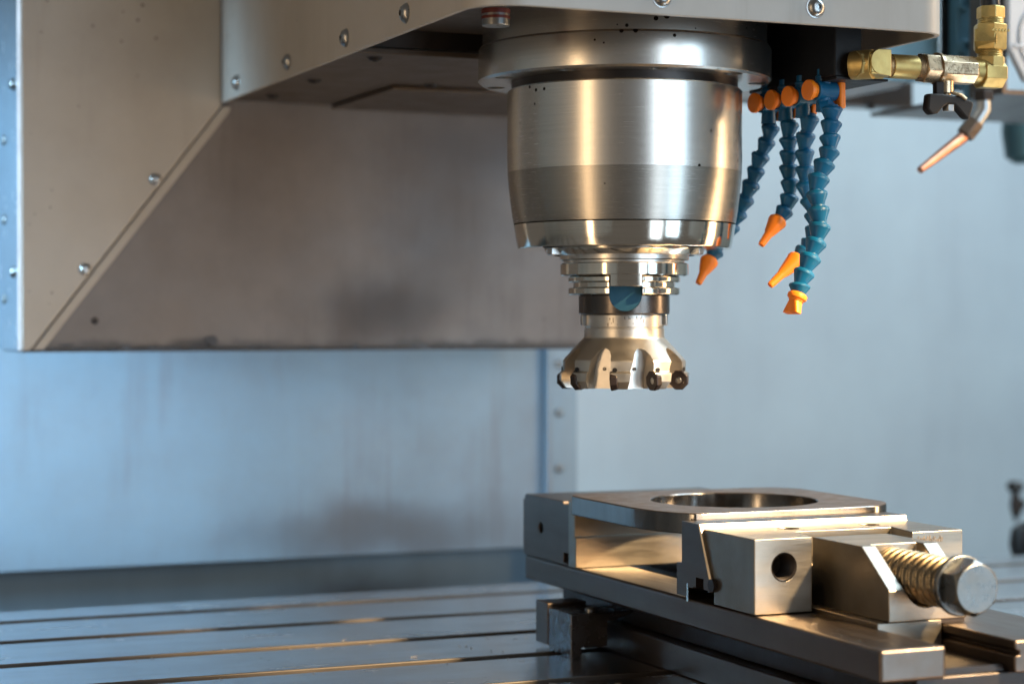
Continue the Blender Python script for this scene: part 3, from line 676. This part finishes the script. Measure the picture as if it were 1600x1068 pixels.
vb = hexp(650.6, 672, 8.2, M['bronze'], 'valve_body', 22.5, 0.5, n=8)
bm = bmesh.new()
for k in range(60):
    x = 652.5 + random.random() * 18; z = BZ + random.choice((1.6, 0.2, -1.3)) + random.uniform(-.35, .35); ww = random.uniform(0.15, 0.55)
    box(bm, x - ww, x + ww, BY - 7.85, BY - 7.5, z - random.uniform(0.15, 0.45), z + random.uniform(0.15, 0.45))
obj('cast_marks', bm, M['bronze'], vb)
hexp(672, 678, 7.2, M['brass'], 'coupling', 0, 0.6, n=12)
# lower elbow: barrel along x turning upward
lo = cut(L([(8.4, 0), (8.8, 1), (8.8, 13), (8.2, 14)], 8, frame((677, BY, BZ - 1), (1, 0, 0)) @ Matrix.Rotation(R(22.5), 4, 'Z')), [L([(8.6, 0), (8.6, 9)], 8, frame((684.5, BY, BZ - 1), (0, 0, 1)) @ Matrix.Rotation(R(22.5), 4, 'Z'))], 'UNION')
obj('elbow', lo, M['brass'], e, 0.5)
obj('nipple_thread', L([(7.2 - (0.3 if k % 2 else 0), 0.55 * k) for k in range(9)], 32, frame((684.5, BY, BZ + 8), (0.02, 0, 1))), M['brass'], e)
up = cut(L([(9.0, 0), (9.4, 0.8), (9.4, 13.5), (8.8, 14.4)], 6, frame((684.5, BY, BZ + 12), (0.02, 0, 1)) @ Matrix.Rotation(R(8), 4, 'Z')), [L([(7.6, -9), (8.0, -8), (8.0, 3)], 6, frame((684.5, BY - 2, BZ + 17.5), (0.75, -0.66, 0)) @ Matrix.Rotation(R(10), 4, 'Z'))], 'UNION')
ue = obj('swivel_nut', up, M['brass'], e, 0.5)
obj('nipple_thread', L([(7.4 - (0.3 if k % 2 else 0), 0.55 * k) for k in range(8)], 32, frame((685, BY, BZ + 26), (0.02, 0, 1))), M['brass'], e)
obj('hose_nut', L([(7.6, 0), (8.0, 0.6), (8.0, 6), (7.2, 7)], 6, frame((685, BY, BZ + 29.5), (0, 0, 1)) @ Matrix.Rotation(R(14), 4, 'Z')), M['brass'], e, 0.4)
obj('air_hose', tube(bmesh.new(), [(685, BY, BZ + 35), (684, BY + 0.5, BZ + 45), (680, BY + 2, BZ + 60), (672, BY + 6, BZ + 80), (660, BY + 12, BZ + 110)], 5.6, 20), M['rubber'], e)
bm = bmesh.new()
for k in range(6):
    x = 678.5 + k * 2.1; prism(bm, [(x, BZ + 21.4), (x + 1.3, BZ + 21.4), (x + 0.65, BZ + 23.0)], 'y', BY - 10.3, BY - 9.6)
obj('stamp_marks', bm, M['brass'], ue)
# stem and wing handle
obj('stem', L([(4.4, 0), (4.6, -1), (4.6, -7), (3.2, -7.4), (3.2, -12)], 24, frame((654, BY - 1, BZ - 6.5), (0, 0, 1))), M['bronze'], e, 0.2)
wing = [(-14.5, 2.2), (-15.8, -6.5), (-12.6, -9.4), (-8.6, -8.4), (-4.6, -4.6), (-2, -3.2), (2, -3.4), (5, -6.0), (9, -9.8), (11.8, -11.3), (14.8, -3.0), (14, -0.6), (5, 1.6), (0, 2.0), (-6, 2.6)]
hd = obj('wing_handle', PR([(653 + a, BZ - 17 + b) for a, b in wing], 'y', BY - 8.5, BY - 2.5), M['black'], e, 1.2)
obj('handle_nut', L([(3.6, 0), (3.6, 3.6)], 6, frame((653, BY - 5, BZ - 23.8), (0, 0, 1))), M['zinc'], hd, 0.3)
obj('cotter_pin', tube(bmesh.new(), [(655, BY - 6, BZ - 13.5), (659, BY - 9, BZ - 15), (662, BY - 9, BZ - 17)], 1.1, 10), M['bronze'], hd)
obj('handle_stop', B(645.5, 650.5, BY - 5, BY - 1, BZ - 16, BZ - 7.5), M['black'], hd, 0.5)

# ------------------------------------------------------------------ parts of the tool changer side
e = empty('tool_changer_cover', (960, 1250, 150), 'pale grey tool changer cover with a round embossed ring at the upper right edge', 'machine cover')
fx = [(862, 400), (862, 190), (877, 166), (1150, 166), (1150, 400)]
obj('front_cover', PR(fx, 'y', 1150, 1156), M['greycover'], e, 1.4)
obj('side_cover', B(862.5, 866, 1157, 1196, 158, 400), M['side'], e)  # shadowed side of the grey cover, the shadow put into the colour
obj('bottom_cover', B(866.3, 1150, 1158, 1330, 158, 161), M['side'], e, 0.5)  # same dark shadow colour for the underside
bm = bmesh.new(); n = 64
for r0, r1 in ((27, 27.8),):
    lathe(bm, [(r0, 0), (r0, 1.2), (r1, 1.2), (r1, 0), (r0, 0)], n, frame((898, 1150, 197), (0, -1, 0)), cap=False)
obj('embossed_ring', bm, M['trim'], e)
obj('ring_tab', B(866, 878, 1148.6, 1149.9, 189.5, 191.5), M['greycover'], e, 0.4)
obj('ring_tab', B(886, 893, 1148.6, 1149.9, 188, 189.2), M['greycover'], e, 0.4)
e = empty('guide_rail', (820, 1215, 150), 'blue steel guide plate with socket bolts between the head and the grey cover', 'guide plate')
obj('back_plate', B(820, 876, 1252, 1258, 176, 420), M['paleblue'], e, 0.8)
obj('bolt_bar', B(880.5, 899, 1236, 1250, 170, 420), M['bluesteel'], e, 0.8)
obj('rail_gap', B(876.2, 880.2, 1246, 1251, 170, 420), M['dark'], e)
for z in (201, 233): obj('socket_screw', place_bm(socket_screw_bm(5.4, 5), (886, 1236, z), (-0.1, -1, 0)), M['bluesteel'], e)
obj('foot_plate', B(864, 884, 1199, 1206, 158, 176), M['bluesteel'], e, 0.6)
obj('socket_screw', place_bm(socket_screw_bm(4.6, 4.4), (874, 1199, 168), (0, -1, 0)), M['bluesteel'], e)
e = empty('changer_arm', (760, 1400, 148), 'grey rounded arm and dark beam behind the brass valve', 'machine arm')
obj('arm_plate', PR([(770, 1310), (790, 1280), (838, 1268), (868, 1282), (878, 1310), (878, 1420), (770, 1420)], 'z', 178, 184), M['greycover'], e, 1.5)
obj('arm_beam', B(735, 968, 1420, 1450, 178, 200), M['dark'], e, 2)
obj('beam_hook', L([(3, 0), (3, 5)], 14, frame((925, 1418, 174), (0, 0, 1))), M['dark'], e)

# copper air nozzle
e = empty('air_nozzle', (860, 1195, 140), 'dark steel fitting with a thin copper nozzle tube pointing down left', 'nozzle')
dN = 1330
a, b, c, d_, f = pt(1535, 150, dN), pt(1536, 172, dN), pt(1524, 190, dN), pt(1506, 213, dN), pt(1437, 266, dN - 30)
obj('mount', L([(7, 0), (7, 6), (5, 7)], 6, frame(a + Vector((0, 0, 3)), b - a)), M['dark'], e, 0.4)
obj('swivel', tube(bmesh.new(), [a, b, b * 0.4 + c * 0.6, c], 5.2, 16), M['zinc'], e)
obj('hex_fitting', L([(6.0, 0), (6.8, 1), (6.8, (d_ - c).length - 1), (5.8, (d_ - c).length)], 6, frame(c, d_ - c)), M['side'], e, 0.4)
obj('nozzle_tube', tube(bmesh.new(), [d_, d_ * 0.8 + f * 0.2, d_ * 0.4 + f * 0.6, f], [4.0, 3.8, 3.1, 2.3], 18), M['copper'], e)
# blurred things at the right border
e = empty('wash_nozzle', (1370, 1700, -130), 'small dark spray fitting on the pale rear wall at the right border', 'spray fitting')
q = 1960
obj('spray_head', L([(6, 0), (9, 5), (6, 10)], 20, frame(pt(1587, 752, q), (0, 0, -1))), M['dark'], e)
obj('spray_pipe', tube(bmesh.new(), [pt(1587, 765, q), pt(1588, 790, q), pt(1589, 808, q), pt(1594, 792, q), pt(1600, 782, q)], [3, 6, 6, 4, 4], 14), M['dark'], e)
e = empty('grip_handle', (1200, 1600, 100), 'dark teal rounded grip at the right border under the grey cover', 'handle')
q = 1750
obj('grip', L([(10, 0), (17, 6), (19, 24), (17, 46), (9, 52)], 28, frame(pt(1597, 162, q), (0.05, 0, -1))), M['teal'], e)
e = empty('hand_knob', (1300, 1500, -180), 'dark rounded knob at the right border just above the table edge', 'knob')
q = 1780
obj('knob_ball', L([(5, 0), (14, 6), (16, 20), (13, 32), (4, 38)], 28, frame(pt(1606, 815, q), (0, 0, -1))), M['dark'], e)
